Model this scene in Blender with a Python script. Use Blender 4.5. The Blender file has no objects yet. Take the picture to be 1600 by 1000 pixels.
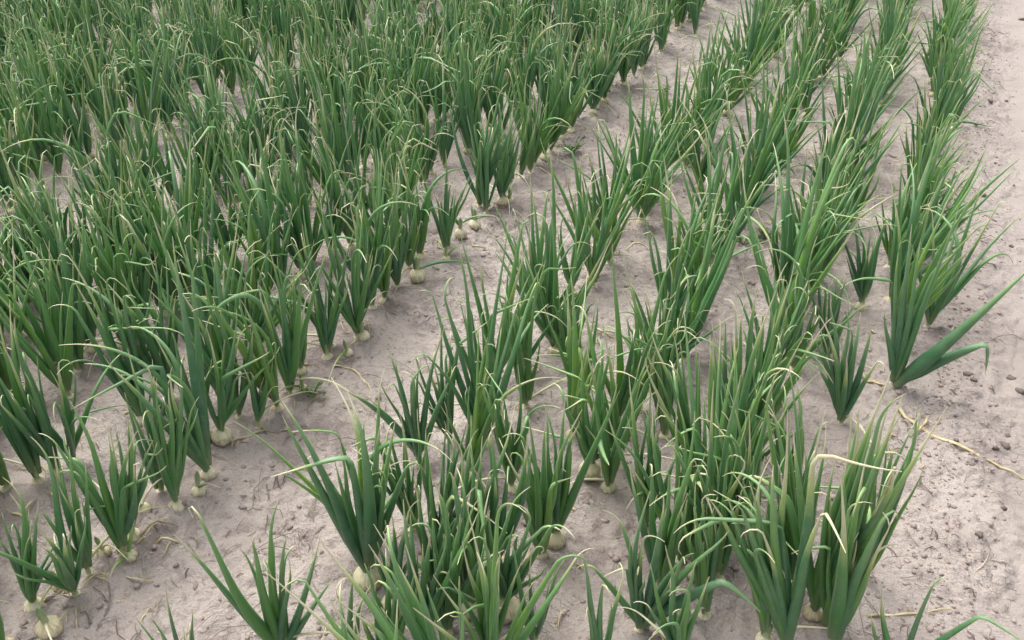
import bpy, math, random
import numpy as np

random.seed(11)
rng = np.random.default_rng(11)
sc = bpy.context.scene
col = sc.collection

# ------------------------------------------------------------------ camera
CAM_H, FPX = 1.30, 1400.0                       # eye height (m), focal length in pixels of a 1600 px wide frame
TILT = math.atan(920 / FPX)                     # looking down
YAW = math.atan(765 / math.hypot(FPX, 920))     # rows run along +Y, the camera looks left of them
cam = bpy.data.cameras.new('camera')
cam_o = bpy.data.objects.new('camera', cam)
col.objects.link(cam_o)
cam.sensor_width = 36
cam.lens = 36 * FPX / 1600
cam.clip_start, cam.clip_end = 0.02, 3000
cam_o.location = (0, 0, CAM_H)
cam_o.rotation_euler = (math.pi / 2 - TILT, 0, YAW)
sc.camera = cam_o

# ------------------------------------------------------------------ sky, sun, exposure
SUN_EL, SUN_AZ = math.radians(62), math.radians(-60)      # azimuth from +Y towards +X
w = bpy.data.worlds.new('World')
sc.world = w
w.use_nodes = True
wt = w.node_tree
wt.nodes.clear()
sky = wt.nodes.new('ShaderNodeTexSky')
sky.sky_type = 'NISHITA'
sky.sun_disc = False
sky.sun_elevation = SUN_EL
sky.sun_rotation = SUN_AZ
sky.air_density = 1.0
sky.dust_density = 6.0
sky.ozone_density = 1.0
hs = wt.nodes.new('ShaderNodeHueSaturation')
hs.inputs['Saturation'].default_value = 0.30              # overcast: a nearly white sky
bg = wt.nodes.new('ShaderNodeBackground')
bg.inputs['Strength'].default_value = 0.15
wo = wt.nodes.new('ShaderNodeOutputWorld')
wt.links.new(sky.outputs[0], hs.inputs['Color'])
wt.links.new(hs.outputs[0], bg.inputs['Color'])
wt.links.new(bg.outputs[0], wo.inputs['Surface'])
sl = bpy.data.lights.new('sun', 'SUN')
sl.energy = 0.8
sl.angle = math.radians(50)
sl.color = (1.0, 0.97, 0.93)
so = bpy.data.objects.new('sun', sl)
col.objects.link(so)
so.rotation_euler = (math.pi / 2 - SUN_EL, 0, math.pi - SUN_AZ)
so.location = (0, 0, 20)
sc.view_settings.view_transform = 'Standard'
sc.view_settings.look = 'None'
sc.view_settings.gamma = 1
sc.view_settings.use_curve_mapping = False
sc.view_settings.exposure = 1.08

# ------------------------------------------------------------------ helpers: projection
ca, sa = math.cos(math.pi / 2 - TILT), math.sin(math.pi / 2 - TILT)
cy, sy = math.cos(YAW), math.sin(YAW)
RM = np.array([[cy, -sy, 0], [sy, cy, 0], [0, 0, 1.]]) @ np.array([[1, 0, 0], [0, ca, -sa], [0, sa, ca]])


def ray(px, py):
    return RM @ np.array([px - 800.0, 500.0 - py, -FPX])


def at(px, py, z=0.0):
    d = ray(px, py)
    return np.array([0, 0, CAM_H]) + d * ((z - CAM_H) / d[2])


def on_upright(px, py, base, depth=1.0):
    """point seen at (px,py) standing at the horizontal distance of base"""
    d = ray(px, py)
    k = math.hypot(base[0], base[1]) / math.hypot(d[0], d[1]) * depth
    return np.array([0, 0, CAM_H]) + d * k


def proj(p):
    q = RM.T @ (np.asarray(p, float) - np.array([0, 0, CAM_H]))
    return 800 + FPX * q[0] / -q[2], 500 - FPX * q[1] / -q[2], -q[2]


# ------------------------------------------------------------------ helpers: noise on arrays
_tab = np.random.default_rng(5).random((256, 256))


def vnoise(x, y):
    xi, yi = np.floor(x).astype(int), np.floor(y).astype(int)
    fx, fy = x - xi, y - yi
    fx = fx * fx * fx * (fx * (fx * 6 - 15) + 10)
    fy = fy * fy * fy * (fy * (fy * 6 - 15) + 10)
    g = lambda i, j: _tab[(xi + i) & 255, (yi + j) & 255]
    return (g(0, 0) * (1 - fx) + g(1, 0) * fx) * (1 - fy) + (g(0, 1) * (1 - fx) + g(1, 1) * fx) * fy


def fbm(x, y, o=4, gain=0.5):
    s, a, t = 0, 1.0, 0
    for k in range(o):
        s = s + a * (vnoise(x * 2 ** k + 17.3 * k, y * 2 ** k + 9.1 * k) - .5)
        t += a
        a *= gain
    return s / t


def sstep(a, b, x):
    t = np.clip((x - a) / (b - a), 0, 1)
    return t * t * (3 - 2 * t)


ROWS = [0.10, -0.15, -0.42, -0.69,
        -1.17, -1.44, -1.70, -1.92, -2.11,
        -2.61, -2.81, -3.00, -3.23,
        -3.62, -3.86, -4.10, -4.34, -4.60, -4.84]
ROWS_A = np.array(ROWS)
FURROWS = (-0.94, -2.36, -3.43, -5.2)
TRACK_X = 0.345


def ground_z(x, y):
    x = np.asarray(x, float)
    y = np.asarray(y, float)
    near = sstep(9, 6, np.abs(y - 3))
    z = 0.010 * fbm(x * 2.2, y * 2.2, 3)
    z = z + 0.012 * fbm(x * 11, y * 9, 4, .55) * near
    # crumbly ridges left by the seeder
    r = np.abs(fbm(x * 17 + 3, y * 13, 3, .6))
    z = z + 0.009 * (0.16 - np.minimum(r, .16)) / .16 * sstep(.44, .62, vnoise(x * 5 + 40, y * 4)) * near
    z = z + 0.009 * fbm(x * 45, y * 40, 2) * near + 0.007 * sstep(.56, .8, vnoise(x * 70, y * 60)) * sstep(.4, .65, vnoise(x * 6 + 9, y * 5)) * near
    for f in FURROWS:
        z = z - 0.020 * np.exp(-((x - f) / 0.14) ** 2)
        z = z + 0.007 * np.exp(-((x - f - .02) / .03) ** 2) * vnoise(x * 3, y * 5)
    for r_ in ROWS:
        z = z + 0.006 * np.exp(-((x - r_) / 0.06) ** 2)
    # rough margin strip
    m = np.exp(-((x - 0.27) / 0.055) ** 2)
    z = z + m * (0.012 * np.abs(fbm(x * 24, y * 20, 3)) * 2.2 + .004) * near
    # falls away under the compacted track
    z = z - 0.022 * sstep(TRACK_X - .04, TRACK_X + .22, x + 0.16 * fbm(x * 7, y * 6, 5, .6)) * sstep(60, 50, np.abs(y))
    return z


def track_z(x, y):
    return (-0.004 + 0.006 * fbm(x * 2.5, y * 1.6, 3) + 0.0025 * fbm(x * 14, y * 12, 3)
            - 0.004 * np.exp(-((x - .62) / .10) ** 2))


# ------------------------------------------------------------------ helpers: meshes and tags
def mesh_from(name, V, F, smooth=True, attr=None, mat=None):
    me = bpy.data.meshes.new(name)
    V = np.asarray(V, np.float32)
    F = np.asarray(F, np.int32)
    n, k = F.shape
    me.vertices.add(len(V))
    me.vertices.foreach_set('co', V.ravel())
    me.loops.add(n * k)
    me.loops.foreach_set('vertex_index', F.ravel())
    me.polygons.add(n)
    me.polygons.foreach_set('loop_start', np.arange(0, n * k, k, dtype=np.int32))
    me.polygons.foreach_set('use_smooth', np.full(n, smooth, dtype=bool))
    if attr is not None:
        a = me.attributes.new('leaf', 'FLOAT_VECTOR', 'POINT')
        a.data.foreach_set('vector', np.asarray(attr, np.float32).ravel())
    me.update(calc_edges=True)
    if mat:
        me.materials.append(mat)
    return me


def link(name, me, parent=None, loc=None):
    o = bpy.data.objects.new(name, me)
    col.objects.link(o)
    if parent is not None:
        o.parent = parent
    if loc is not None:
        o.location = loc
    return o


def tag(o, label=None, cat=None, group=None, kind=None):
    if label:
        o['label'] = label
    if cat:
        o['category'] = cat
    if group:
        o['group'] = group
    if kind:
        o['kind'] = kind
    return o


_faces = {}


def tube_faces(K, m):
    if (K, m) not in _faces:
        i = np.arange(K - 1)[:, None] * m
        j = np.arange(m)[None, :]
        j2 = (j + 1) % m
        _faces[(K, m)] = np.stack([i + j, i + j2, i + m + j2, i + m + j], -1).reshape(-1, 4)
    return _faces[(K, m)]


def tube(P, rad, m, flat=0.75, wide=None, twist=0.0):
    """tube around the path P (K,3) with radii rad; flat = thickness/width, wide = direction of the width"""
    K = len(P)
    T = np.gradient(P, axis=0)
    T /= np.linalg.norm(T, axis=1)[:, None] + 1e-12
    if wide is None:
        wide = np.array([1., 0, 0])
    W = np.empty_like(P)
    wv = wide
    for k in range(K):
        wv = wv - T[k] * wv.dot(T[k])
        n = np.linalg.norm(wv)
        if n < 1e-6:
            wv = np.cross(T[k], (0.3, .5, .8))
            n = np.linalg.norm(wv)
        wv = wv / n
        W[k] = wv
    N = np.cross(T, W)
    if twist:
        a = np.linspace(0, twist, K)[:, None]
        W, N = W * np.cos(a) + N * np.sin(a), N * np.cos(a) - W * np.sin(a)
    ang = np.arange(m) * 2 * math.pi / m
    c, s = np.cos(ang)[None, :, None], np.sin(ang)[None, :, None]
    fl = np.broadcast_to(np.asarray(flat, float), (K,))[:, None, None]
    R = np.asarray(rad)[:, None, None]
    V = P[:, None, :] + R * (W[:, None, :] * c + N[:, None, :] * s * fl)
    return V.reshape(-1, 3)


# ------------------------------------------------------------------ materials
def nt(name):
    m = bpy.data.materials.new(name)
    m.use_nodes = True
    t = m.node_tree
    b = t.nodes['Principled BSDF']
    return m, t, b


def N(t, kind, **kw):
    n = t.nodes.new(kind)
    for k, v in kw.items():
        if k in n.inputs.keys():
            n.inputs[k].default_value = v
        else:
            setattr(n, k, v)
    return n


def ramp(t, src, stops, interp='LINEAR'):
    r = t.nodes.new('ShaderNodeValToRGB')
    r.color_ramp.interpolation = interp
    e = r.color_ramp.elements
    while len(e) < len(stops):
        e.new(0.5)
    for el, (p, c) in zip(e, stops):
        el.position = p
        el.color = (c, c, c, 1) if isinstance(c, (int, float)) else (*c, 1)
    t.links.new(src, r.inputs[0])
    return r.outputs[0]


def mix(t, f, a, b, mode='MIX'):
    m = t.nodes.new('ShaderNodeMix')
    m.data_type = 'RGBA'
    m.blend_type = mode
    for s, i in ((f, 0), (a, 6), (b, 7)):
        if isinstance(s, (int, float)):
            m.inputs[i].default_value = s
        elif isinstance(s, tuple):
            m.inputs[i].default_value = (*s, 1)
        else:
            t.links.new(s, m.inputs[i])
    return m.outputs[2]


def math_(t, op, a, b=0.0, c=None):
    m = t.nodes.new('ShaderNodeMath')
    m.operation = op
    for i, s in enumerate((a, b) if c is None else (a, b, c)):
        if isinstance(s, (int, float)):
            m.inputs[i].default_value = s
        else:
            t.links.new(s, m.inputs[i])
    return m.outputs[0]


def make_leaf_material():
    m, t, b = nt('onion_leaf')
    at_ = N(t, 'ShaderNodeAttribute', attribute_name='leaf')
    sep = N(t, 'ShaderNodeSeparateXYZ')
    t.links.new(at_.outputs['Vector'], sep.inputs[0])
    tt, dry, rnd = sep.outputs
    green = ramp(t, rnd, [(0.0, (.048, .160, .090)), (.25, (.060, .216, .076)), (.52, (.092, .288, .052)),
                          (.78, (.165, .365, .052)), (1.0, (.240, .410, .056))])
    geo = N(t, 'ShaderNodeNewGeometry')
    # waxy bloom in patches, paler and bluer
    nz = N(t, 'ShaderNodeTexNoise', Scale=38.0, Detail=3.0)
    t.links.new(geo.outputs['Position'], nz.inputs['Vector'])
    bloom = ramp(t, nz.outputs['Fac'], [(.40, 0.0), (.68, 0.62)])
    green = mix(t, bloom, green, (.140, .250, .140))
    green = mix(t, ramp(t, tt, [(.25, 0.0), (.55, .18), (.95, .80)]), green, (.350, .530, .240))     # leaves pale towards their tips
    # long fine veins
    mp = N(t, 'ShaderNodeMapping')
    mp.inputs['Scale'].default_value = (420, 420, 26)
    t.links.new(geo.outputs['Position'], mp.inputs[0])
    vz = N(t, 'ShaderNodeTexNoise', Scale=1.0, Detail=2.0)
    t.links.new(mp.outputs[0], vz.inputs['Vector'])
    green = mix(t, math_(t, 'MULTIPLY', ramp(t, vz.outputs['Fac'], [(.4, 0.0), (.75, 1.0)]), .35), green, (.12, .21, .085))
    # pale sheath at the very base
    base = ramp(t, tt, [(0.0, .75), (.10, 0.12), (.2, 0.0)])
    green = mix(t, base, green, (.26, .33, .17))
    # thin scratches and speckles of dried skin
    sp = N(t, 'ShaderNodeTexNoise', Scale=160.0, Detail=2.0)
    t.links.new(geo.outputs['Position'], sp.inputs['Vector'])
    green = mix(t, ramp(t, sp.outputs['Fac'], [(.69, 0.0), (.74, .6)]), green, (.40, .38, .24))
    # dried tips: green > yellow green > straw
    d2 = math_(t, 'ADD', dry, math_(t, 'MULTIPLY', math_(t, 'SUBTRACT', nz.outputs['Fac'], .5), .35))
    d2 = math_(t, 'MULTIPLY', d2, math_(t, 'GREATER_THAN', dry, 0.001))
    yel = mix(t, ramp(t, d2, [(.05, 0.0), (.45, 1.0)]), green, (.42, .52, .20))
    straw = mix(t, vz.outputs['Fac'], (.58, .53, .32), (.78, .75, .54))
    c = mix(t, ramp(t, d2, [(.45, 0.0), (.85, 1.0)]), yel, straw)
    t.links.new(c, b.inputs['Base Color'])
    b.inputs['Roughness'].default_value = .40
    b.inputs['Specular IOR Level'].default_value = .5
    b.inputs['Sheen Weight'].default_value = .06
    b.inputs['Sheen Roughness'].default_value = .4
    bump = N(t, 'ShaderNodeBump', Strength=.25, Distance=.0006)
    t.links.new(vz.outputs['Fac'], bump.inputs['Height'])
    t.links.new(bump.outputs[0], b.inputs['Normal'])
    tr = N(t, 'ShaderNodeBsdfTranslucent')
    t.links.new(mix(t, .4, c, (.14, .36, .03)), tr.inputs['Color'])
    ms = N(t, 'ShaderNodeMixShader')
    ms.inputs[0].default_value = .22
    t.links.new(b.outputs[0], ms.inputs[1])
    t.links.new(tr.outputs[0], ms.inputs[2])
    t.links.new(ms.outputs[0], t.nodes['Material Output'].inputs['Surface'])
    return m


def make_bulb_material():
    m, t, b = nt('onion_bulb')
    at_ = N(t, 'ShaderNodeAttribute', attribute_name='leaf')
    sep = N(t, 'ShaderNodeSeparateXYZ')
    t.links.new(at_.outputs['Vector'], sep.inputs[0])
    tt, ang, rnd = sep.outputs
    skin = ramp(t, rnd, [(0, (.70, .64, .46)), (.5, (.66, .62, .40)), (1, (.64, .53, .36))])
    # papery lines from neck to root
    cmb = N(t, 'ShaderNodeCombineXYZ')
    t.links.new(math_(t, 'MULTIPLY', ang, 26.0), cmb.inputs[0])
    t.links.new(math_(t, 'MULTIPLY', tt, 2.5), cmb.inputs[1])
    t.links.new(math_(t, 'MULTIPLY', rnd, 50.0), cmb.inputs[2])
    vz = N(t, 'ShaderNodeTexNoise', Scale=1.0, Detail=3.0)
    t.links.new(cmb.outputs[0], vz.inputs['Vector'])
    skin = mix(t, ramp(t, vz.outputs['Fac'], [(.52, 0.0), (.70, .75)]), skin, (.42, .28, .13))
    skin = mix(t, ramp(t, vz.outputs['Fac'], [(.22, .5), (.40, 0.0)]), skin, (.74, .72, .58))
    # soil splashed on the lower half
    geo = N(t, 'ShaderNodeNewGeometry')
    nz = N(t, 'ShaderNodeTexNoise', Scale=110.0, Detail=4.0)
    t.links.new(geo.outputs['Position'], nz.inputs['Vector'])
    dirt = math_(t, 'MULTIPLY', ramp(t, tt, [(.30, 1.0), (.65, .15)]), ramp(t, nz.outputs['Fac'], [(.40, 0.0), (.60, 1.0)]))
    skin = mix(t, dirt, skin, (.27, .215, .18))
    # green towards the neck
    g = ramp(t, tt, [(.70, 0.0), (.95, .55), (1.0, .65)])
    skin = mix(t, g, skin, (.34, .42, .20))
    t.links.new(skin, b.inputs['Base Color'])
    b.inputs['Roughness'].default_value = .42
    b.inputs['Subsurface Weight'].default_value = .12
    b.inputs['Subsurface Radius'].default_value = (.006, .005, .003)
    b.inputs['Subsurface Scale'].default_value = 1.0
    bump = N(t, 'ShaderNodeBump', Strength=.4, Distance=.001)
    t.links.new(vz.outputs['Fac'], bump.inputs['Height'])
    t.links.new(bump.outputs[0], b.inputs['Normal'])
    return m


def make_neck_material():
    m, t, b = nt('onion_neck')
    at_ = N(t, 'ShaderNodeAttribute', attribute_name='leaf')
    sep = N(t, 'ShaderNodeSeparateXYZ')
    t.links.new(at_.outputs['Vector'], sep.inputs[0])
    tt, ang, rnd = sep.outputs
    c = ramp(t, tt, [(0, (.52, .50, .31)), (.35, (.36, .42, .20)), (1, (.10, .20, .085))])
    cmb = N(t, 'ShaderNodeCombineXYZ')
    t.links.new(math_(t, 'MULTIPLY', ang, 30.0), cmb.inputs[0])
    t.links.new(math_(t, 'MULTIPLY', rnd, 50.0), cmb.inputs[2])
    vz = N(t, 'ShaderNodeTexNoise', Scale=1.0, Detail=2.0)
    t.links.new(cmb.outputs[0], vz.inputs['Vector'])
    c = mix(t, ramp(t, vz.outputs['Fac'], [(.5, 0.0), (.8, .5)]), c, (.55, .50, .36))
    t.links.new(c, b.inputs['Base Color'])
    b.inputs['Roughness'].default_value = .5
    return m


def soil_nodes(t, b, compact):
    geo = N(t, 'ShaderNodeNewGeometry')
    pos = geo.outputs['Position']
    sx = N(t, 'ShaderNodeSeparateXYZ')
    t.links.new(pos, sx.inputs[0])
    wn = N(t, 'ShaderNodeTexNoise', Scale=7.0, Detail=5.0)
    t.links.new(pos, wn.inputs['Vector'])
    wx = math_(t, 'ADD', sx.outputs[0], math_(t, 'MULTIPLY', math_(t, 'SUBTRACT', wn.outputs['Fac'], .5), .16))
    loose = N(t, 'ShaderNodeMapRange')                     # 1 in the tilled bed, 0 on the rolled track
    for i_, v_ in ((1, .31), (2, .41), (3, 1.0), (4, 0.18)):
        loose.inputs[i_].default_value = v_
    t.links.new(wx, loose.inputs[0])
    loose = loose.outputs[0]

    def noise(scale, detail=4.0, rough=.55, dist=0.0, vec=None):
        n = N(t, 'ShaderNodeTexNoise', Scale=scale, Detail=detail, Roughness=rough, Distortion=dist)
        t.links.new(vec or pos, n.inputs['Vector'])
        return n.outputs['Fac']
    big, mid, fine, grit = noise(1.7, 4), noise(9, 5, .6), noise(60, 5, .65), noise(330, 3, .6)
    c = ramp(t, big, [(.34, (0.318, 0.269, 0.237)), (.5, (0.356, 0.306, 0.273)), (.66, (0.385, 0.335, 0.299))])
    # drier pale crust and moister islands with edges of their own
    c = mix(t, ramp(t, mid, [(.40, 0.0), (.58, .55)]), c, (0.402, 0.351, 0.316))
    c = mix(t, math_(t, 'MULTIPLY', loose, ramp(t, noise(5.3, 6, .68, .6), [(.52, 0.0), (.60, .68)])), c, (0.195, 0.156, 0.143))
    c = mix(t, math_(t, 'MULTIPLY', loose, ramp(t, fine, [(.54, 0.0), (.66, .66)])), c, (0.215, 0.168, 0.155))
    c = mix(t, ramp(t, grit, [(.28, .30), (.46, 0.0)]), c, (0.240, 0.194, 0.177))
    c = mix(t, ramp(t, grit, [(.60, 0.0), (.74, .35)]), c, (0.520, 0.459, 0.427))
    rolled = mix(t, math_(t, 'SUBTRACT', 1.0, loose), (1.0, 1.0, 1.0), (.80, .80, .80))          # base colour scaled a little darker across the rolled track
    c = mix(t, 1.0, c, rolled, 'MULTIPLY')
    t.links.new(c, b.inputs['Base Color'])
    t.links.new(ramp(t, mid, [(.3, .55), (.7, .80)]), b.inputs['Roughness'])
    b.inputs['Specular IOR Level'].default_value = .35
    # cracks: distorted cell borders, long across the rows
    mp = N(t, 'ShaderNodeMapping')
    mp.inputs['Scale'].default_value = (7, 12, 9)
    wob = N(t, 'ShaderNodeTexNoise', Scale=6.0, Detail=3.0)
    t.links.new(pos, wob.inputs['Vector'])
    va = N(t, 'ShaderNodeVectorMath', operation='MULTIPLY_ADD')
    t.links.new(wob.outputs['Color'], va.inputs[0])
    va.inputs[1].default_value = (.16, .16, .16)
    t.links.new(pos, va.inputs[2])
    t.links.new(va.outputs[0], mp.inputs[0])
    vo = N(t, 'ShaderNodeTexVoronoi', feature='DISTANCE_TO_EDGE')
    t.links.new(mp.outputs[0], vo.inputs['Vector'])
    crack = ramp(t, vo.outputs['Distance'], [(0.0, 0.0), (.022, 1.0)])
    crack = math_(t, 'MAXIMUM', crack, ramp(t, noise(3.1, 3), [(.50, 1.0), (.56, 0.0)]))
    h = math_(t, 'ADD', math_(t, 'MULTIPLY', mid, .4),
              math_(t, 'MULTIPLY', math_(t, 'MULTIPLY', fine, .9), math_(t, 'ADD', loose, .2)))
    h = math_(t, 'ADD', h, math_(t, 'MULTIPLY', grit, .16))
    h = math_(t, 'ADD', h, math_(t, 'MULTIPLY', crack, .10 if compact else .22))
    bump = N(t, 'ShaderNodeBump', Strength=.9, Distance=.013)
    t.links.new(h, bump.inputs['Height'])
    t.links.new(bump.outputs[0], b.inputs['Normal'])


def make_soil(name, compact):
    m, t, b = nt(name)
    soil_nodes(t, b, compact)
    return m


def make_plain(name, stops, rough=.8, scale=60.0):
    m, t, b = nt(name)
    geo = N(t, 'ShaderNodeNewGeometry')
    n = N(t, 'ShaderNodeTexNoise', Scale=scale, Detail=4.0)
    t.links.new(geo.outputs['Position'], n.inputs['Vector'])
    t.links.new(ramp(t, n.outputs['Fac'], stops), b.inputs['Base Color'])
    b.inputs['Roughness'].default_value = rough
    bump = N(t, 'ShaderNodeBump', Strength=.6, Distance=.003)
    t.links.new(n.outputs['Fac'], bump.inputs['Height'])
    t.links.new(bump.outputs[0], b.inputs['Normal'])
    return m


M_LEAF = make_leaf_material()
M_BULB = make_bulb_material()
M_NECK = make_neck_material()
M_SOIL = make_soil('field_soil', False)
M_TRACK = make_soil('compacted_soil', True)
M_CLOD = make_plain('clod_soil', [(.3, (.095, .073, .064)), (.7, (.20, .158, .138))], .9, 90)
M_CRUMB = make_plain('crumb_soil', [(.3, (.20, .155, .135)), (.7, (.38, .305, .268))], .9, 30)
M_LITTER = make_plain('dead_litter', [(.36, (.10, .078, .066)), (.5, (.18, .14, .115)), (.58, (.30, .24, .18)), (.68, (.50, .43, .33))], .8, 9)
M_STRAW = make_plain('dry_leaf', [(.3, (.34, .27, .13)), (.5, (.50, .42, .24)), (.7, (.60, .54, .36))], .6, 40)
M_WEED = make_plain('weed_leaf', [(.3, (.06, .13, .03)), (.7, (.16, .24, .07))], .6, 60)


# ------------------------------------------------------------------ the ground and the track
def axis(parts):
    a = []
    for lo, hi, st in parts:
        a.append(np.arange(lo, hi - st * .25, st))
    a.append(np.array([parts[-1][1]]))
    return np.concatenate(a)


def grid(name, xs, ys, fz, mat):
    X, Y = np.meshgrid(xs, ys)
    Z = fz(X, Y)
    nx, ny = len(xs), len(ys)
    i = np.arange(ny - 1)[:, None] * nx
    j = np.arange(nx - 1)[None, :]
    F = np.stack([i + j, i + j + 1, i + nx + j + 1, i + nx + j], -1).reshape(-1, 4)
    return link(name, mesh_from(name, np.stack([X, Y, Z], -1).reshape(-1, 3), F, True, None, mat))


gxs = axis([(-600, -60, 90), (-60, -8, 6.5), (-8, -5.2, .2), (-5.2, -2.6, .02), (-2.6, -1.35, .012), (-1.35, .46, .007), (.46, 3, .3), (3, 60, 9.5), (60, 600, 90)])
gys = axis([(-600, -60, 90), (-60, -2, 5.8), (-2, .25, .15), (.25, 2.4, .007), (2.4, 4.2, .014), (4.2, 7.2, .024), (7.2, 12, .3), (12, 60, 6), (60, 600, 90)])
ground = grid('ground', gxs, gys, ground_z, M_SOIL)
tag(ground, 'pinkish brown bare silty soil of the onion field', None, None, 'structure')
txs = axis([(.26, .75, .011), (.75, 2.4, .05)])
tys = axis([(-4, .25, .2), (.25, 4, .012), (4, 8, .03), (8, 40, .8)])
track = grid('track', txs, tys, track_z, M_TRACK)
tag(track, 'smooth pale compacted wheel track along the crop edge', None, None, 'structure')


# ------------------------------------------------------------------ onion leaves
def bend_end(P, t0, ang, axis_, spread=True):
    """curl the path past t0: every step turns a little more about axis_ (or all at once: a kink)"""
    K = len(P)
    t = np.linspace(0, 1, K) ** .74
    D = np.diff(P, axis=0)
    u = np.clip((t[1:] - t0) / (1 - t0), 0, 1) if spread else np.clip((t[1:] - t0) / .07, 0, 1)
    A = u * ang
    ax = axis_ / (np.linalg.norm(axis_) + 1e-9)
    c, s = np.cos(A)[:, None], np.sin(A)[:, None]
    D2 = D * c + np.cross(ax, D) * s + ax * (D @ ax)[:, None] * (1 - c)
    return np.concatenate([P[:1], P[:1] + np.cumsum(D2, axis=0)])


def leaf_mesh(start, tip, R, K, m, dl, rnd, curl=0.0, kink=None, bow=.10, side=None, full_dry=0.0, flat=.72, curl_t=.78):
    s, e = np.asarray(start, float), np.asarray(tip, float)
    L = np.linalg.norm(e - s)
    up = np.array([0, 0, 1.])
    ctrl = s + (e - s) * .48 + up * bow * L
    if side is not None:
        ctrl = ctrl + side * L
    t = np.linspace(0, 1, K) ** .74
    t[-1] = 1
    P = ((1 - t) ** 2)[:, None] * s + (2 * t * (1 - t))[:, None] * ctrl + (t ** 2)[:, None] * e
    P = P + (np.sin(t * random.uniform(5, 9) + random.uniform(0, 6)) * t * .006)[:, None] * np.array([random.uniform(-1, 1), random.uniform(-1, 1), 0.2])
    d = P[-1] - P[-3]
    hor = np.cross(d / (np.linalg.norm(d) + 1e-9), -up)
    if np.linalg.norm(hor) < .15:
        a = random.uniform(0, 6.28)
        hor = np.array([math.cos(a), math.sin(a), 0])
    if kink:
        P = bend_end(P, kink[0], kink[1], hor, False)
    if curl:
        P = bend_end(P, curl_t, curl, hor + np.array([random.uniform(-.5, .5), random.uniform(-.5, .5), 0]), True)
    P[:, 2] = np.maximum(P[:, 2], s[2] * .2 + .004 - .02 * (t < .3))
    u = np.clip((t - .2) / .8, 0, 1)
    prof = (.62 + .38 * sstep(0, .2, t)) * (1 - .93 * u ** .98)
    rad = np.maximum(R * prof, .0013)
    rad[-1] = .0007
    fl = np.full(K, flat)
    dry = sstep(1 - dl, 1 - dl * .25, t)
    dry = np.maximum(dry, full_dry)
    rad = rad * (1 - .30 * np.clip(dry, 0, 1))
    if kink:
        k = int(np.argmin(np.abs(t - kink[0])))
        fl[max(0, k - 1):k + 2] = .35
    h = e - s
    wide = np.array([h[1], -h[0], 0.0])
    if np.linalg.norm(wide) < 1e-4:
        wide = np.array([1., 0, 0])
    a = random.uniform(-1.2, 1.2)
    wide = wide / np.linalg.norm(wide)
    wide = wide * math.cos(a) + np.cross(wide, up) * math.sin(a)
    V = tube(P, rad, m, fl, wide, random.uniform(-.9, .9))
    A = np.stack([np.repeat(t, m), np.repeat(dry, m), np.full(K * m, rnd)], -1)
    return V, tube_faces(K, m), A


def bulb_mesh(R, H, m, n, rnd):
    """flattened globe, root end below the soil, drawn out into the neck; t = 0 at the root, 1 at the neck"""
    prof = [(0.12, -.85), (.55, -.78), (.85, -.5), (1.0, -.05), (.97, .28), (.80, .62), (.52, .88), (.36, 1.05), (.05, 1.16)]
    r = np.array([p[0] for p in prof]) * R
    z = np.array([p[1] for p in prof]) * H
    K = len(prof)
    ang = np.arange(m) * 2 * math.pi / m
    lob = 1 + .035 * np.sin(ang * 3 + rnd * 20) + .02 * np.sin(ang * 5 + rnd * 33)
    V = np.stack([r[:, None] * np.cos(ang) * lob, r[:, None] * np.sin(ang) * lob, np.repeat(z[:, None], m, 1)], -1).reshape(-1, 3)
    A = np.stack([np.repeat(np.linspace(0, 1, K), m), np.tile(np.abs(ang / math.pi - 1), K), np.full(K * m, rnd)], -1)
    return V, tube_faces(K, m), A


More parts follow.
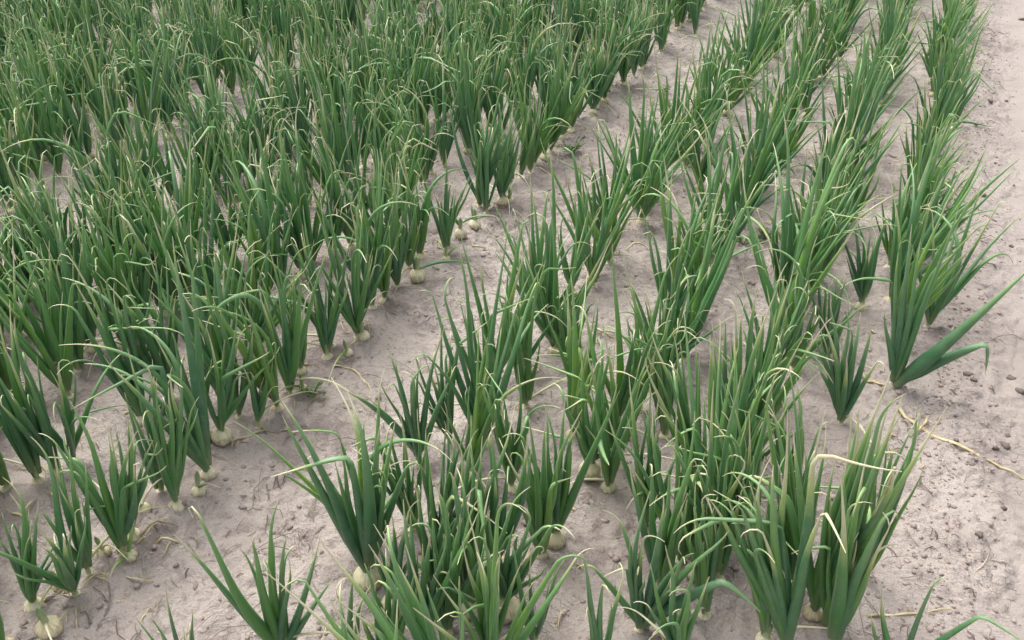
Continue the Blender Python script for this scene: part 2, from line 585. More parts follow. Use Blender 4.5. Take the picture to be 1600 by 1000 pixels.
def plan_leaves(base, px_tips=None, n=9, height=.34, spread=1.0, lean=(0, 0), az=None, tone=None, wither=0.0, fat=1.0, tips_fixed=()):
    """a list of leaf dicts relative to base"""
    out = []
    tone = random.random() if tone is None else tone
    az = random.uniform(0, math.pi) if az is None else az
    droop = random.choice([.0, .02, .05, .10, .28])
    fan = np.array([math.cos(az), math.sin(az), 0])
    off = np.array([-fan[1], fan[0], 0])
    if px_tips:
        tips = []
        for q in px_tips:
            dep = 1 + random.uniform(-.022, .022)
            tp = on_upright(q[0], q[1], base, dep) - base
            tips.append((tp, q[2] if len(q) > 2 else {}))
        hmean = np.mean([tp[0] for tp in tips], axis=0)
        hmax = max(tp[0][2] for tp in tips)
        for k in range(6):                               # shorter leaves inside the fan
            a = random.uniform(0, 6.28)
            q = hmean * random.uniform(.62, 1.12) + np.array([math.cos(a), math.sin(a), 0]) * random.uniform(.01, .06)
            tips.append((q, {}))
    else:
        tips = []
        for i in range(n):
            u = (i + .5) / n * 2 - 1
            u = u + random.uniform(-.3, .3)
            ang = u * math.radians(23) * spread
            L = height * (1.08 - .25 * abs(u)) * random.uniform(.68, 1.12)
            o = random.gauss(0, math.radians(9))
            dirv = fan * math.sin(ang) + off * math.sin(o) + np.array([lean[0], lean[1], 0])
            dirv = dirv + np.array([0, 0, 1.0])
            tips.append((dirv / np.linalg.norm(dirv) * L, {}))
    for tp, opt in tips:
        hd = np.array([tp[0], tp[1], 0.0])
        hn = hd / (np.linalg.norm(hd) + 1e-6)
        z0 = random.uniform(.006, .030)
        start = hn * random.uniform(.001, .006) + np.array([random.uniform(-.003, .003), random.uniform(-.003, .003), z0])
        L = np.linalg.norm(tp - start)
        d = dict(start=start, tip=tp, R=opt.get('R', min(.0140, max(.0054, (.0048 + .0134 * L) * random.uniform(.82, 1.18))) * fat),
                 dl=opt.get('dl', random.choice([.08, .10, .12, .15, .18, .22, .26, .34, .55])), rnd=min(1, max(0, tone * .75 + random.gauss(.1, .19))),
                 bow=opt.get('bow', random.uniform(.0, .10)), curl=0.0, kink=opt.get('kink'), full_dry=0.0)
        r = random.random()
        d['curl_t'] = random.uniform(.76, .92)
        if 'curl' in opt:
            d['curl'] = opt['curl']
        elif r < .34:
            d['curl'] = random.uniform(-.5, .8)
        elif r < .58:
            d['curl'] = random.uniform(1.0, 3.6)                 # hooked tip
        elif r < (.62 if px_tips else .58 + droop):
            d['curl'] = random.uniform(.9, 2.3)                  # the whole upper half arches over
            d['curl_t'] = random.uniform(.35, .60) if not px_tips else random.uniform(.6, .75)
        if d['kink'] is None and random.random() < .09:
            d['kink'] = (random.uniform(.5, .85), random.uniform(.6, 2.0))
        d['side'] = np.array([random.gauss(0, .035), random.gauss(0, .035), 0])
        out.append(d)
    if random.random() < wither:                        # one old leaf, dried and fallen outward
        a = random.uniform(0, 6.28)
        L = random.uniform(.12, .24)
        e = np.array([math.cos(a) * L, math.sin(a) * L, random.uniform(.006, .05)])
        out.append(dict(start=np.array([0, 0, random.uniform(.018, .03)]), tip=e, R=random.uniform(.0035, .0055), dl=.9, rnd=.9,
                        bow=random.uniform(.15, .45), curl=random.uniform(0, .8), kink=None, full_dry=random.uniform(.72, 1.0),
                        curl_t=.7, side=None))
    return out


GREY = 'onion plants standing in rows'


def build_plant(base, leaves, K, m, bulb_r, sunk, label):
    root = link('onion_plant', None, None, base)
    root.empty_display_size = .02
    tag(root, label, 'onion plant', GREY)
    H = bulb_r * .92
    rnd = random.random()
    V, F, A = bulb_mesh(bulb_r, H, 14 if K > 10 else 9, 9, rnd)
    V = V + np.array([0, 0, H * (.55 - 1.7 * sunk)])
    link('bulb', mesh_from('bulb', V, F, True, A, M_BULB), root)
    ztop = max(V[:, 2].max() - .004, .008)
    P = np.array([[0, 0, ztop - .008], [0, 0, ztop + .006], [0, 0, ztop + .016], [.001, 0, ztop + .028], [.001, 0, ztop + .040]])
    mm = 8 if K > 10 else 6
    tn = np.linspace(0, 1, 5)
    NV = tube(P, bulb_r * np.array([.34, .33, .36, .38, .03]), mm, .8)
    NA = np.stack([np.repeat(tn, mm), np.tile(np.abs(np.arange(mm) / mm * 2 - 1), 5), np.full(5 * mm, rnd)], -1)
    link('neck', mesh_from('neck', NV, tube_faces(5, mm), True, NA, M_NECK), root)
    lift = np.array([0, 0, max(0.0, ztop - .012)])
    for d in leaves:
        V, F, A = leaf_mesh(d['start'] + lift, d['tip'], d['R'], K, m, d['dl'], d['rnd'], d['curl'], d['kink'], d['bow'], d['side'], d['full_dry'], curl_t=d['curl_t'])
        o = link('leaf' if d['full_dry'] < .5 else 'withered_leaf', mesh_from('leaf', V, F, True, A, M_LEAF), root)
        if d['full_dry'] >= .5:
            o['label'] = 'withered straw-coloured leaf fallen outward'
    return root


# plants one can single out in the photograph: base pixel, leaf tips in pixels, and options
W = dict
HERO = [
    ((55, 950), [(2, 800), (25, 765), (60, 785), (105, 826, W(bow=.0)), (8, 868), (45, 815), (35, 740)], W()),
    ((140, 898), [(80, 700), (105, 690), (150, 745), (62, 795), (130, 725), (118, 760)], W()),
    ((207, 842), [(165, 665), (185, 690), (215, 650), (237, 690), (198, 640)], W()),
    ((277, 793), [(225, 600), (245, 590), (262, 640), (300, 618), (250, 650), (282, 572)], W()),
    ((350, 693), [(295, 530), (320, 505), (350, 520), (378, 500), (440, 545)], W(bulb=.023, sunk=.05)),
    ((318, 690), [(275, 520), (290, 505), (310, 540), (332, 560)], W(bulb=.022, sunk=.05)),
    ((405, 669), [(372, 555), (392, 580), (415, 585)], W(fat=.8)),
    ((470, 585), [(400, 420), (430, 400), (460, 420), (490, 450), (420, 450)], W()),
    ((512, 560), [(480, 430), (505, 430), (545, 440), (530, 420)], W()),
    ((560, 512), [(530, 390), (550, 370), (590, 400), (622, 385), (575, 360)], W(tone=.05)),
    ((620, 447), [(560, 300), (585, 270), (610, 250), (640, 270), (655, 300)], W(tone=.05)),
    ((653, 440), [(752, 424, W(bow=.30, R=.006, dl=.3, curl=.2)), (640, 385), (655, 395)], W(bulb=.024, sunk=.0, few=True)),
    ((693, 384), [(665, 295), (690, 300), (735, 275), (745, 268)], W(fat=.9)),
    ((720, 375), [(778, 340, W(bow=.3, dl=.8, R=.005)), (700, 320)], W(bulb=.020, sunk=.05, few=True)),
    ((742, 362), [(790, 350, W(bow=.4, dl=.9, R=.004)), (735, 310)], W(bulb=.020, sunk=.0, few=True)),
    ((760, 335), [(730, 180), (750, 170), (775, 180), (800, 190), (720, 200)], W()),
    ((785, 322), [(770, 230), (800, 215), (815, 240)], W(bulb=.021, sunk=.05)),
    ((903, 190), [(865, 40), (890, 30), (915, 50), (930, 60), (955, 95)], W(tone=.1)),
    ((990, 120), [(960, 0), (975, -15), (1000, -10), (1020, 5)], W(tone=.05)),
    ((1032, 84), [(1005, -30), (1025, -40), (1045, -20), (1060, -5)], W()),
    ((1087, 54), [(1060, -60), (1085, -50), (1100, -20)], W()),
    # right bed, row at the furrow
    ((442, 1030), [(272, 835, W(dl=.25)), (296, 765, W(dl=.2)), (380, 852), (430, 775, W(dl=.08)), (452, 850), (500, 842, W(dl=.25)), (520, 905)], W(fat=1.15)),
    ((300, 1075), [(258, 910, W(dl=.3)), (300, 950), (250, 985)], W(fat=.8)),
    ((578, 915), [(437, 650, W(dl=.14, curl=.1)), (462, 622, W(curl=-.5)), (522, 622, W(dl=.2, curl=.1)), (556, 618, W(dl=.2, curl=.1)), (600, 690), (628, 660), (652, 700), (590, 740)], W(fat=1.25, bulb=.028, sunk=.0, tone=.3)),
    ((618, 955), [(590, 845), (645, 775), (612, 800), (680, 860), (598, 880)], W(fat=1.1, bulb=.024, sunk=.2)),
    ((655, 1010), [(602, 830), (630, 780), (660, 850), (692, 870), (722, 830), (745, 800)], W(fat=1.2)),
    ((735, 955), [(700, 715), (678, 755), (728, 735), (762, 765), (805, 820), (868, 795)], W(fat=1.15, bulb=.026, sunk=.15)),
    ((790, 965), [(762, 800), (802, 825), (832, 785), (848, 840), (880, 790)], W(fat=1.1, bulb=.027, sunk=.1)),
    ((775, 905), [(742, 730), (770, 660), (800, 690), (835, 690)], W(bulb=.029, sunk=.0)),
    ((690, 862), [(640, 690), (668, 670), (702, 655), (722, 668), (775, 660)], W()),
    ((655, 722), [(560, 610), (590, 590), (652, 560), (692, 512), (712, 560), (520, 600, W(bow=.2, dl=.4))], W()),
    ((702, 690), [(660, 545), (690, 490), (722, 490), (640, 580)], W()),
    ((762, 660), [(700, 480), (730, 450), (762, 430), (792, 460), (745, 500)], W(tone=.55)),
    ((822, 640), [(780, 450), (812, 430), (842, 425), (800, 480)], W(tone=.5)),
    ((920, 752), [(870, 585), (905, 555), (938, 545), (965, 515), (985, 690), (900, 620)], W(bulb=.0235, sunk=-.15)),
    ((866, 850), [(802, 655), (815, 690), (850, 640), (882, 620), (902, 655), (960, 600)], W(bulb=.022, sunk=.1)),
    ((905, 650), [(850, 480), (880, 445), (905, 435), (932, 470), (870, 520)], W(tone=.5)),
    ((1000, 985), [(958, 790), (985, 840), (1010, 770), (1042, 770), (1078, 850), (1140, 832, W(bow=.05)), (1195, 880, W(bow=.16, R=.0125, dl=.05)), (905, 860, W(dl=.3))], W(fat=1.2)),
    ((1062, 880), [(958, 665), (972, 700), (1022, 630), (1062, 630), (1102, 700), (1132, 760), (1182, 690)], W(fat=1.1, tone=.55)),
    ((1085, 765), [(1000, 560), (1022, 520), (1062, 530), (1092, 550), (1132, 600), (1050, 580)], W(tone=.6)),
    ((1085, 905), [(1100, 800), (1120, 830, W(dl=.7))], W(bulb=.020, sunk=.05, few=True)),
    ((1166, 700), [(1110, 500), (1150, 460), (1182, 440), (1212, 480), (1256, 520, W(dl=.4, R=.009)), (1140, 520)], W(tone=.4)),
    ((1228, 1015), [(1105, 780), (1135, 755), (1162, 790), (1250, 860), (1302, 740), (1285, 620), (1205, 690)], W(fat=1.25, tone=.4)),
    ((1268, 965), [(1200, 690), (1240, 680), (1300, 750), (1342, 640), (1392, 585, W(R=.013, bow=.02)), (1405, 640, W(R=.012)), (1482, 636, W(bow=.0, R=.010))], W(fat=1.2, tone=.55)),
    ((1290, 980), [(1384, 598, W(dl=.1)), (1402, 640), (1366, 655), (1442, 690), (1332, 640), (1312, 700), (1420, 720)], W(fat=1.1, tone=.5)),
    ((1195, 1000), [(1130, 765), (1166, 800), (1202, 700), (1232, 640), (1180, 720), (1150, 860)], W(fat=1.1, tone=.45)),
    ((1242, 930), [(1202, 620), (1235, 570), (1272, 690), (1290, 640), (1215, 700)], W(tone=.6)),
    ((1350, 905), [(1392, 620, W(R=.012)), (1420, 660), (1440, 640), (1370, 680), (1400, 700)], W(tone=.5)),
    ((1150, 860), [(1120, 640), (1142, 600), (1170, 640), (1200, 660), (1100, 690), (1222, 560)], W(tone=.5)),
    ((1040, 680), [(985, 480), (1010, 450), (1040, 470), (1062, 500), (1022, 520)], W(tone=.3)),
    ((1010, 830), [(950, 640), (985, 590), (1012, 600), (1040, 650), (1062, 700)], W(tone=.6)),
    ((935, 1065), [(905, 862), (945, 890), (915, 930), (976, 868), (960, 940)], W(tone=.3, few=True)),
    ((700, 990), [(660, 790), (690, 760), (715, 800), (742, 780), (770, 850), (640, 850)], W(fat=1.1, tone=.4)),
    ((605, 1050), [(570, 880), (600, 860), (622, 900), (650, 880), (585, 920)], W(fat=1.1, tone=.3)),
    ((765, 1030), [(720, 850), (750, 820), (790, 850), (812, 880), (700, 900)], W(fat=1.1, tone=.4)),
    ((835, 1010), [(800, 850), (830, 870), (860, 900), (885, 870)], W(tone=.3, few=True)),
    ((680, 925), [(650, 740), (676, 715), (700, 740), (722, 700), (632, 760), (735, 760)], W(tone=.4)),
    ((725, 900), [(690, 700), (720, 670), (752, 690), (775, 720), (800, 640)], W(tone=.3)),
    ((845, 870), [(790, 690), (825, 650), (852, 690), (880, 700), (905, 640)], W(tone=.5)),
    ((645, 830), [(590, 660), (622, 640), (650, 640), (675, 660), (560, 690)], W(tone=.3)),
    ((800, 770), [(752, 590), (782, 560), (812, 570), (840, 600), (770, 620)], W(tone=.5)),
    ((1030, 935), [(985, 730), (1012, 700), (1050, 720), (1072, 760), (1090, 700)], W(tone=.5)),
    ((1100, 965), [(1060, 780), (1092, 760), (1120, 790), (1145, 740)], W(tone=.5)),
    ((1290, 560), [(1252, 425), (1280, 410), (1300, 440), (1322, 430), (1338, 470)], W(tone=.0)),
    ((1122, 905), [(1085, 720), (1112, 690), (1140, 700), (1165, 740), (1098, 760)], W(tone=.5)),
    ((1185, 935), [(1150, 730), (1178, 700), (1205, 740), (1226, 770), (1140, 780)], W(tone=.55)),
    ((1055, 1050), [(1015, 880), (1045, 850), (1080, 880), (1110, 900), (1000, 930)], W(tone=.4)),
    ((1240, 800), [(1205, 610), (1235, 590), (1262, 620), (1285, 650), (1190, 650)], W(tone=.5)),
    ((545, 1070), [(520, 900), (550, 890), (578, 910)], W(tone=.3, few=True)),
    ((1300, 1010), [(1318, 740), (1360, 700), (1400, 780, W(bow=.02)), (1385, 720, W(R=.012)), (1330, 830)], W(fat=1.25, tone=.5)),
    ((1392, 1065), [(1374, 905), (1590, 934, W(bow=.12, R=.0075, dl=.05, curl=.1)), (1470, 885, W(bow=.0, kink=(.86, 2.0), R=.0065)), (1352, 955)], W(few=True)),
    ((1315, 660), [(1262, 515), (1290, 500), (1332, 480), (1368, 500), (1302, 470), (1385, 545), (1345, 490), (1275, 560), (1320, 520)], W(tone=.0, fat=1.2)),
    ((1395, 607), [(1612, 418, W(bow=.0, R=.020, dl=.03, curl=.0)), (1600, 520, W(bow=.10, R=.0175, kink=(.70, 2.0), curl=.0, dl=.10)), (1382, 490, W(dl=.05)), (1404, 395), (1440, 380, W(R=.013)), (1496, 325, W(R=.012)), (1472, 390), (1425, 350)], W(fat=1.2, tone=.02, few=True)),
    ((1345, 482), [(1305, 330), (1340, 335), (1386, 318), (1366, 370)], W(tone=.02)),
    ((1268, 460), [(1230, 300), (1246, 280), (1272, 270), (1296, 290), (1306, 330), (1255, 310)], W(tone=.85)),
    ((1432, 384), [(1402, 250), (1442, 225), (1465, 240), (1560, 280, W(bow=.0, R=.006, dl=.1)), (1500, 250)], W()),
    ((1490, 200), [(1480, 40), (1512, 30), (1540, 10), (1565, 205, W(bow=.1, R=.006))], W()),
]

occupied = []
plants = []          # dict(base, leaves, row, hero, z, opts)


def nearest_row(x):
    return int(np.argmin(np.abs(ROWS_A - x)))


for (bx, by), tips, opt in HERO:
    p = at(bx, by)
    p[2] = float(ground_z(p[0], p[1])) + .002
    wmax = 0.12
    lv = plan_leaves(p, tips, tone=opt.get('tone', random.uniform(.0, .5)), wither=.25, fat=opt.get('fat', 1.0))
    if opt.get('few'):
        lv = lv[:len(tips)]
    occupied.append((p[0], p[1]))
    plants.append(W(base=p, leaves=lv, row=nearest_row(p[0]), hero=True, opt=opt, h=max(d['tip'][2] for d in lv)))

CLEAR = [tuple(at(*q)[:2]) for q in ((920, 775), (866, 862), (575, 905))]     # bulbs that lie open to view
for ri, rx_ in enumerate(ROWS):
    y = .30 + random.uniform(0, .05)
    while y < 9.2:
        step = random.uniform(.028, .055) if rx_ < -1.3 and y < 1.8 else random.uniform(.040, .078) if rx_ < -1.6 else random.uniform(.040, .080) if rx_ < -1.0 else random.uniform(.042, .088) if y < 1.7 else random.uniform(.055, .125)
        if random.random() < .045:
            step += random.uniform(.06, .16)
        y += step
        x = rx_ + random.gauss(0, (.034 if y < 1.6 else .036) if rx_ > -1.0 else .028 if rx_ > -1.3 else .058 if rx_ > -1.5 and y < 2.2 else .036)
        if rx_ == -1.17:
            x = min(max(x, rx_ - .05), rx_ + .02)
        px, py, dz = proj((x, y, .05))
        tx, ty, _ = proj((x, y, .38))
        if dz < .3 or px < -380 or px > 1700 or py > 1330 or ty < -420:
            continue
        if py > 1000 and rx_ > -.1:
            continue
        if rx_ == -.69 and y < .85 or rx_ == .10 and 1.1 < y < 2.08 or rx_ == -.15 and y < 1.05:
            continue
        rad = .040 if rx_ > -1.3 else .028
        if any(abs(x - a) < .07 and b - .24 < y < b + .03 for a, b in CLEAR):
            continue
        if any((x - a) ** 2 + (y - b) ** 2 < rad * rad for a, b in occupied):
            continue
        occupied.append((x, y))
        b = np.array([x, y, float(ground_z(x, y)) + .002])
        hgt = min(.50, max(.20, random.gauss((.405 if y < 1.5 else .375 if y < 2.2 else .355) if rx_ > -1.0 else .365 if rx_ > -1.3 else .37, .05 if y < 1.7 else .062)))
        sp = random.uniform(.55, 1.1) if rx_ < -1 else random.uniform(.65, 1.3) if y < 1.7 else random.uniform(.95, 1.65)
        n = random.choice([7, 8, 9, 9, 10, 11, 12])
        lk = random.choice([1, 1, 1, 1, .5, 2.4])
        ln = (lk * random.gauss(0, .08) + (.06 if rx_ > 0 else 0), random.gauss(0, .07))
        tone = min(1, max(0, random.betavariate(1.5, 2.8) + (.18 if rx_ > -.8 else 0)))
        lv = plan_leaves(b, None, n, hgt, sp, ln, random.gauss(YAW, .6), tone, wither=.34)
        plants.append(W(base=b, leaves=lv, row=ri, hero=False, opt={}, h=hgt, sp=sp, lean=ln, tone=tone, n=n))

# how much of the frame each one takes
vis = []
for q in plants:
    px, py, dz = proj(q['base'])
    tx, ty, td = proj(q['base'] + np.array([0, 0, q['h']]))
    inside = -40 < (px + tx) / 2 < 1640 and ty < 985 and py > 8
    if q['hero']:
        inside = True
    q['z'] = dz
    if inside:
        vis.append(q)
vis.sort(key=lambda q: (not q['hero'], q['z']))
single = vis[:300]
ids = {id(q) for q in single}

ROW_SAY = ['row along the wheel track', 'second row from the wheel track', 'third row from the wheel track',
           'row right of the near furrow', 'row left of the near furrow', 'second row left of near furrow',
           'third row left of near furrow', 'fourth row left of near furrow', 'fifth row left of near furrow',
           'first row beyond the second furrow', 'second row beyond the second furrow', 'third row beyond the second furrow',
           'fourth row beyond the second furrow'] + ['row %d past the third furrow' % k for k in range(1, 8)]


def ordinal(n):
    return str(n) + ('th' if 10 <= n % 100 <= 20 else {1: 'st', 2: 'nd', 3: 'rd'}.get(n % 10, 'th'))


def look(q):
    if q['opt'].get('few'):
        return 'sparse'
    if q['opt'].get('bulb', 0) >= .022 and q['opt'].get('sunk', 1) <= .1:
        return 'bare-bulbed'
    if q['h'] > .43:
        return 'tall'
    if q['h'] < .32:
        return 'short'
    if q.get('sp', 1) > 1.3:
        return 'spreading'
    if q.get('sp', 1) < .77:
        return 'narrow'
    if q.get('lean', (0, 0))[0] > .11:
        return 'right-leaning'
    if q.get('lean', (0, 0))[0] < -.11:
        return 'left-leaning'
    return 'upright'


count = {}
SPECIAL = {(1395, 607): 'dark onion plant with two broad leaves sprawling out over the wheel track',
           (920, 752): 'onion plant with a round white bulb sitting clear of the soil at its foot',
           (653, 440): 'onion with its bare bulb on the furrow bank and one leaf arched to the soil',
           (578, 915): 'biggest onion plant at the near furrow edge, pale bulb showing on its left',
           (442, 1030): 'cropped onion plant at the bottom edge with long leaves reaching over the furrow',
           (1268, 460): 'brightest green onion plant, upright in the row along the wheel track',
           (990, 120): 'dark wedge-shaped onion plant standing alone at the far end of the furrow bank',
           (1392, 1065): 'onion at the bottom right whose thin leaves stretch over bare soil'}
hero_at = {id(q): h[0] for q, h in zip(plants, HERO)}
for q in sorted(single, key=lambda q: (q['row'], q['base'][1])):
    r = q['row']
    count[r] = count.get(r, 0) + 1
    lab = SPECIAL.get(hero_at.get(id(q)))
    if not lab:
        lab = '%s onion plant, %s from near end of %s' % (look(q), ordinal(count[r]), ROW_SAY[r])
    near = q['z'] < 2.3
    br = q['opt'].get('bulb', random.uniform(.014, .020))
    sk = q['opt'].get('sunk', random.uniform(.3, .7) if random.random() < .25 else random.uniform(.72, .98))
    build_plant(q['base'], q['leaves'], 21 if near else 13, 8 if near else 6, br, sk, lab)

# the rest of the crop, past the three hundred that show largest
VV, FF, AA, off = [], [], [], 0
BV, BF, BA, boff = [], [], [], 0
for q in plants:
    if id(q) in ids:
        continue
    for d in q['leaves']:
        V, F, A = leaf_mesh(d['start'], d['tip'], d['R'], 9, 5, d['dl'], d['rnd'], d['curl'], d['kink'], d['bow'], d['side'], d['full_dry'], curl_t=d['curl_t'])
        VV.append(V + q['base'])
        FF.append(F + off)
        AA.append(A)
        off += len(V)
    V, F, A = bulb_mesh(random.uniform(.015, .021), .017, 8, 9, random.random())
    BV.append(V + q['base'] + np.array([0, 0, random.uniform(-.008, .008)]))
    BF.append(F + boff)
    BA.append(A)
    boff += len(V)
if VV:
    V = np.concatenate(VV + BV)
    F = np.concatenate(FF + [f + off for f in BF])
    A = np.concatenate(AA + BA)
    me = mesh_from('onion_crop', V, F, True, A, M_LEAF)
    me.materials.append(M_BULB)
    mi = np.zeros(len(F), np.int32)
    mi[sum(len(f) for f in FF):] = 1
    me.polygons.foreach_set('material_index', mi)
    tag(link('onion_crop', me), 'mass of distant onion plants filling the far end of the field', None, None, 'stuff')


# ------------------------------------------------------------------ clods, crumbs, litter
def lump(r, squash, seed, sub=1):
    import bmesh
    bm = bmesh.new()
    bmesh.ops.create_icosphere(bm, subdivisions=sub, radius=1)
    rr = np.random.default_rng(seed)
    V = np.array([v.co[:] for v in bm.verts])
    F = np.array([[v.index for v in f.verts] for f in bm.faces])
    bm.free()
    V = V * (1 + rr.uniform(-.28, .28, (len(V), 1)))
    V = V * np.array([rr.uniform(.8, 1.3), rr.uniform(.7, 1.1), squash]) * r
    return V, F


def gz(x, y):
    return float(max(ground_z(x, y), track_z(x, y) if x > .26 else -9))


CLODS = [(1580, 590, 8, 'round dark soil clod on the track right of the kinked leaf'),
         (1594, 614, 9, 'dark soil clod at the right edge below the round clod'),
         (1570, 697, 12, 'largest dark soil clod on the wheel track'),
         (1554, 705, 7, 'small dark clod touching the largest clod on the track'),
         (1575, 680, 6, 'small dark clod just above the largest clod on the track'),
         (1519, 600, 6, 'dark soil clod under the tip of the kinked leaf'),
         (1511, 591, 8, 'greyish soil clod left of the drooping leaf tip'),
         (1527, 843, 8, 'lone dark soil clod on the track above the bottom edge'),
         (1552, 812, 4, 'tiny soil clod upper right of the lone near clod'),
         (1551, 346, 7, 'lone dark soil clod on the track below the thin pointing leaf'),
         (1533, 309, 7, 'soil clod on the margin beside the thin pointing leaf'),
         (1580, 384, 5, 'soil clod beside the right edge halfway up the track'),
         (1568, 795, 5, 'small dark clod in the near rough soil beside the track'),
         (1596, 30, 6, 'dark soil clod at the far end of the track'),
         (1492, 695, 6, 'flat brown soil clod right of the dry yellow leaf'),
         (1345, 300, 8, 'reddish soil clod between the two rows by the track'),
         (1573, 157, 4, 'small dark clod on the far track'),
         (1546, 165, 5, 'dark clod on the far margin of the track')]
for k, (px, py, rp, lab) in enumerate(CLODS):
    p = at(px, py)
    r = rp / (FPX / proj(p)[2]) * .8
    V, F = lump(r, .6, 100 + k, 2)
    o = link('soil_clod', mesh_from('soil_clod', V, F, True, None, M_CLOD), None, (p[0], p[1], gz(p[0], p[1]) + r * .2))
    tag(o, lab, 'clod', 'loose soil clods')

CV, CF, coff = [], [], 0
shapes = [lump(1, .6, s) for s in range(24)]


def crumb(x, y, r):
    global coff
    V, F = shapes[random.randrange(24)]
    a = random.uniform(0, 6.28)
    c, s = math.cos(a), math.sin(a)
    V = V @ np.array([[c, s, 0], [-s, c, 0], [0, 0, 1]]) * r + np.array([x, y, gz(x, y) + r * .1])
    CV.append(V)
    CF.append(F + coff)
    coff += len(V)


for k in range(2600):
    y = .6 + 5.6 * random.random() ** 1.5
    crumb(random.gauss(.255, .055), y, random.choice([.0015, .002, .0025, .003, .004, .0055]))
for k in range(1300):
    y = .4 + 4 * random.random() ** 1.5
    crumb(random.uniform(-1.15, .2), y, random.choice([.0015, .002, .0025, .003, .004]))
for k in range(700):
    y = .45 + 3.2 * random.random() ** 1.5
    crumb(random.uniform(-1.2, .25), y, random.choice([.004, .005, .006, .008]))
for k in range(220):
    crumb(random.uniform(.3, .75), .9 + 5 * random.random() ** 1.4, random.choice([.0015, .002, .003, .004]))
tag(link('soil_crumbs', mesh_from('soil_crumbs', np.concatenate(CV), np.concatenate(CF), True, None, M_CRUMB)),
    'small crumbs of soil scattered over the bare ground', None, None, 'stuff')


def lying_path(x, y, a, L, bend, K=8, lift=.004):
    P = []
    for k in range(K):
        P.append((x, y, gz(x, y) + .001 + lift * math.sin(math.pi * k / (K - 1))))
        x += math.cos(a) * L / (K - 1)
        y += math.sin(a) * L / (K - 1)
        a += bend / (K - 1) + random.gauss(0, .10)
    return np.array(P)


LV, LF, loff = [], [], 0
for k in range(1700):
    u = random.random()
    if u < .45:
        x, y = random.gauss(-.93, .11), .45 + 4.5 * random.random() ** 1.4
    elif u < .65:
        x, y = random.uniform(.12, .34), .9 + 4.5 * random.random() ** 1.4
    else:
        x, y = random.uniform(-2.4, .1), .5 + 4 * random.random() ** 1.3
    L = random.choice([.012, .016, .02, .02, .03, .03, .04, .05, .07, .10])
    P = lying_path(x, y, random.uniform(0, 6.28), L, random.uniform(-1.6, 1.6), 6, L * .12)
    r = random.choice([.0006, .0008, .001, .0014])
    LV.append(tube(P, r * np.array([.6, 1, 1, 1, .9, .4]), 4, .6, np.array([0.3, .2, 0])))
    LF.append(tube_faces(6, 4) + loff)
    loff += 24
tag(link('plant_litter', mesh_from('plant_litter', np.concatenate(LV), np.concatenate(LF), True, None, M_LITTER)),
    'thin dry threads of dead leaf and root on the soil', None, None, 'stuff')


LV, LF, loff = [], [], 0
for k in range(650):
    r_ = random.choice(ROWS[:6])
    x, y = r_ + random.gauss(0, .05), .5 + 4.2 * random.random() ** 1.4
    L = random.choice([.012, .02, .03, .05, .08])
    P = lying_path(x, y, random.uniform(0, 6.28), L, random.uniform(-1.8, 1.8), 6, L * .2)
    r = random.choice([.0012, .0016, .0022, .003])
    LV.append(tube(P, r * np.array([.5, 1, 1, .9, .8, .3]), 4, .3, np.array([0.3, .2, 0]), random.uniform(-2, 2)))
    LF.append(tube_faces(6, 4) + loff)
    loff += 24
tag(link('leaf_scraps', mesh_from('leaf_scraps', np.concatenate(LV), np.concatenate(LF), True, None, M_STRAW)),
    'pale scraps of dried onion leaf and skin at the feet of the rows', None, None, 'stuff')


def fallen(pxs, R, label, mat=M_STRAW, name='fallen_leaf'):
    pts = np.array([at(*q) for q in pxs])
    s = np.linspace(0, len(pts) - 1, 14)
    P = np.stack([np.interp(s, np.arange(len(pts)), pts[:, k]) for k in range(3)], -1)
    for it in range(2):
        P[1:-1] = P[1:-1] * .5 + (P[:-2] + P[2:]) * .25
    for k in range(14):
        P[k, 2] = gz(P[k, 0], P[k, 1]) + R * .5 + .003 * math.sin(k * 1.3)
    t = np.linspace(0, 1, 14)
    V = tube(P, R * (1 - .75 * t ** 1.5), 6, .45, np.array([.4, .8, 0]), .8)
    A = np.stack([np.repeat(t, 6), np.ones(84), np.full(84, .5)], -1)
    tag(link(name, mesh_from(name, V, tube_faces(14, 6), True, A, mat)), label, 'dead leaf', 'dead onion leaves on the soil')


fallen([(1402, 645), (1440, 675), (1500, 708), (1560, 732), (1612, 752)], .0055, 'long dry yellow leaf lying on the bare soil out to the track')
fallen([(1355, 965), (1400, 962), (1445, 958), (1490, 955)], .003, 'pale straw-coloured leaf lying at the bottom right corner')
fallen([(1340, 590), (1362, 600), (1385, 612)], .006, 'short orange-brown dead leaf at the foot of the broad-leaved plant')
fallen([(72, 945), (100, 936), (128, 942), (130, 965)], .0028, 'curled tan leaf on the soil in the bottom left corner')
fallen([(120, 955), (122, 980), (118, 1002)], .002, 'pale upright straw below the curled tan leaf')
fallen([(362, 695), (395, 680), (430, 674), (470, 680)], .004, 'yellowing leaf lying across the furrow edge by two bare bulbs')
fallen([(520, 575), (545, 572), (570, 590), (580, 605)], .0035, 'pale bleached leaf curled in the middle of the furrow')
fallen([(805, 255), (840, 262), (870, 280), (900, 285)], .003, 'thin tan leaf lying in the far furrow')
fallen([(220, 966), (232, 948), (250, 935)], .0018, 'thin bent stalk on the near furrow floor')
fallen([(185, 940), (194, 932), (202, 928)], .0015, 'small pale straw on the near furrow floor')
fallen([(215, 850), (245, 832), (262, 822)], .002, 'dark bent stalk behind the small loose bulb')
fallen([(165, 918), (168, 900), (175, 880)], .0018, 'thin tan stem standing by the onion feet at the left')


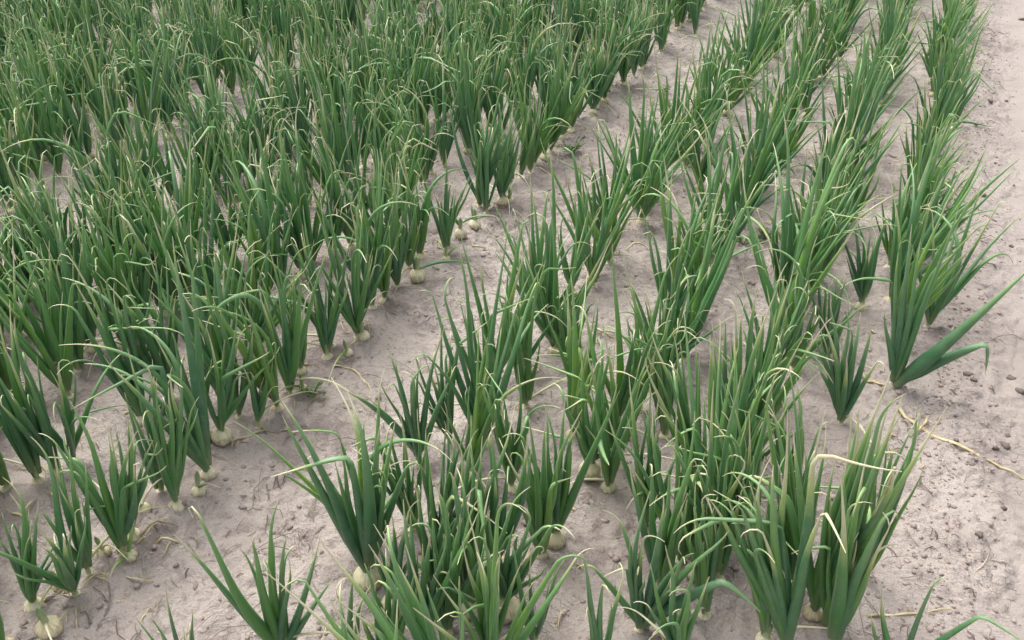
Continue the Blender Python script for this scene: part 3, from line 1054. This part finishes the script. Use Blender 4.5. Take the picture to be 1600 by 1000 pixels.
def weed(px, py, size, label):
    p = at(px, py)
    root = link('weed', None, None, (p[0], p[1], gz(p[0], p[1])))
    root.empty_display_size = .02
    tag(root, label, 'weed', 'small weeds in the furrow')
    SV, SF, so_, FV, FFa, fo = [], [], 0, [], [], 0
    for k in range(9):
        a = random.uniform(0, 6.28)
        L = size * random.uniform(.6, 1.1)
        el = random.uniform(.5, 1.3)
        t = np.linspace(0, 1, 5)
        P = np.stack([np.cos(a) * t * L * math.cos(el), np.sin(a) * t * L * math.cos(el), t * L * math.sin(el) - t * t * L * .2], -1)
        SV.append(tube(P, .0012 * (1 - .6 * t), 4))
        SF.append(tube_faces(5, 4) + so_)
        so_ += 20
        for j in range(16):
            u = random.uniform(.25, 1)
            c = np.array([np.interp(u, t, P[:, i]) for i in range(3)])
            b = random.uniform(0, 6.28)
            l = size * random.uniform(.12, .3)
            d = np.array([math.cos(b), math.sin(b), random.uniform(-.1, .7)]) * l
            wv = np.cross(d, (random.random(), random.random(), 1))
            wv = wv / np.linalg.norm(wv) * l * .14
            FV.append(np.array([c, c + d * .5 + wv, c + d, c + d * .5 - wv]))
            FFa.append(np.array([[0, 1, 2, 3]]) + fo)
            fo += 4
    link('stem', mesh_from('stem', np.concatenate(SV), np.concatenate(SF), True, None, M_WEED), root)
    f = link('foliage', mesh_from('foliage', np.concatenate(FV), np.concatenate(FFa), True, None, M_WEED), root)
    f['kind'] = 'stuff'


weed(490, 618, .05, 'small feathery weed on the near furrow bank among loose bulbs')
weed(1042, 140, .05, 'small feathery weed in the far furrow')
weed(895, 242, .085, 'browned feathery weed beside the furrow in mid field')
weed(1160, 385, .07, 'yellow-green weed between rows in the middle of the right bed')
weed(1195, 375, .06, 'dark green weed right of the yellow-green weed')


# onions on the bank whose tops have withered away: a bulb half in the soil, a limp leaf or two
def loose_bulb(px, py, r, label, tilt):
    p = at(px, py)
    p[2] = gz(p[0], p[1]) + .001
    lv = []
    for k in range(random.choice([1, 2, 2])):
        a = random.uniform(0, 6.28)
        L = random.uniform(.06, .15)
        lv.append(dict(start=np.array([0, 0, r * .6]), tip=np.array([math.cos(a) * L, math.sin(a) * L, random.uniform(.004, .05)]), R=.004,
                       dl=.95, rnd=.8, bow=random.uniform(.2, .6), curl=0, kink=None, full_dry=random.choice([0, .6, .9]), curl_t=.7, side=None))
    root = build_plant(p, lv, 15, 7, r, .32, label)
    root.rotation_euler = (tilt * .5, 0, 0)


loose_bulb(226, 803, .016, 'small pale loose bulb beside the third plant of the furrow bank', .5)
loose_bulb(310, 772, .015, 'pale bulb half hidden behind a dark leaf wedge, left of the furrow', -.4)
loose_bulb(100, 915, .020, 'pale yellow bulb on the soil near the bottom left corner', .7)
loose_bulb(80, 988, .023, 'pale bulb cut by the bottom edge at the left corner', .2)
loose_bulb(166, 872, .014, 'small white bulb between two plants at the lower left', .3)
loose_bulb(205, 872, .014, 'split greenish bulb with pale skin on the near furrow edge', 1.0)
loose_bulb(544, 554, .014, 'small yellow bulb in the furrow below a dark plant', .5)
loose_bulb(568, 527, .018, 'pale yellow bulb on the furrow bank in mid field', .3)
loose_bulb(475, 612, .014, 'whitish bulb beside the small feathery weed', .2)
loose_bulb(698, 408, .012, 'tiny white bulb on the furrow bank', .2)
loose_bulb(797, 316, .014, 'small pale bulb on the far furrow bank', .4)
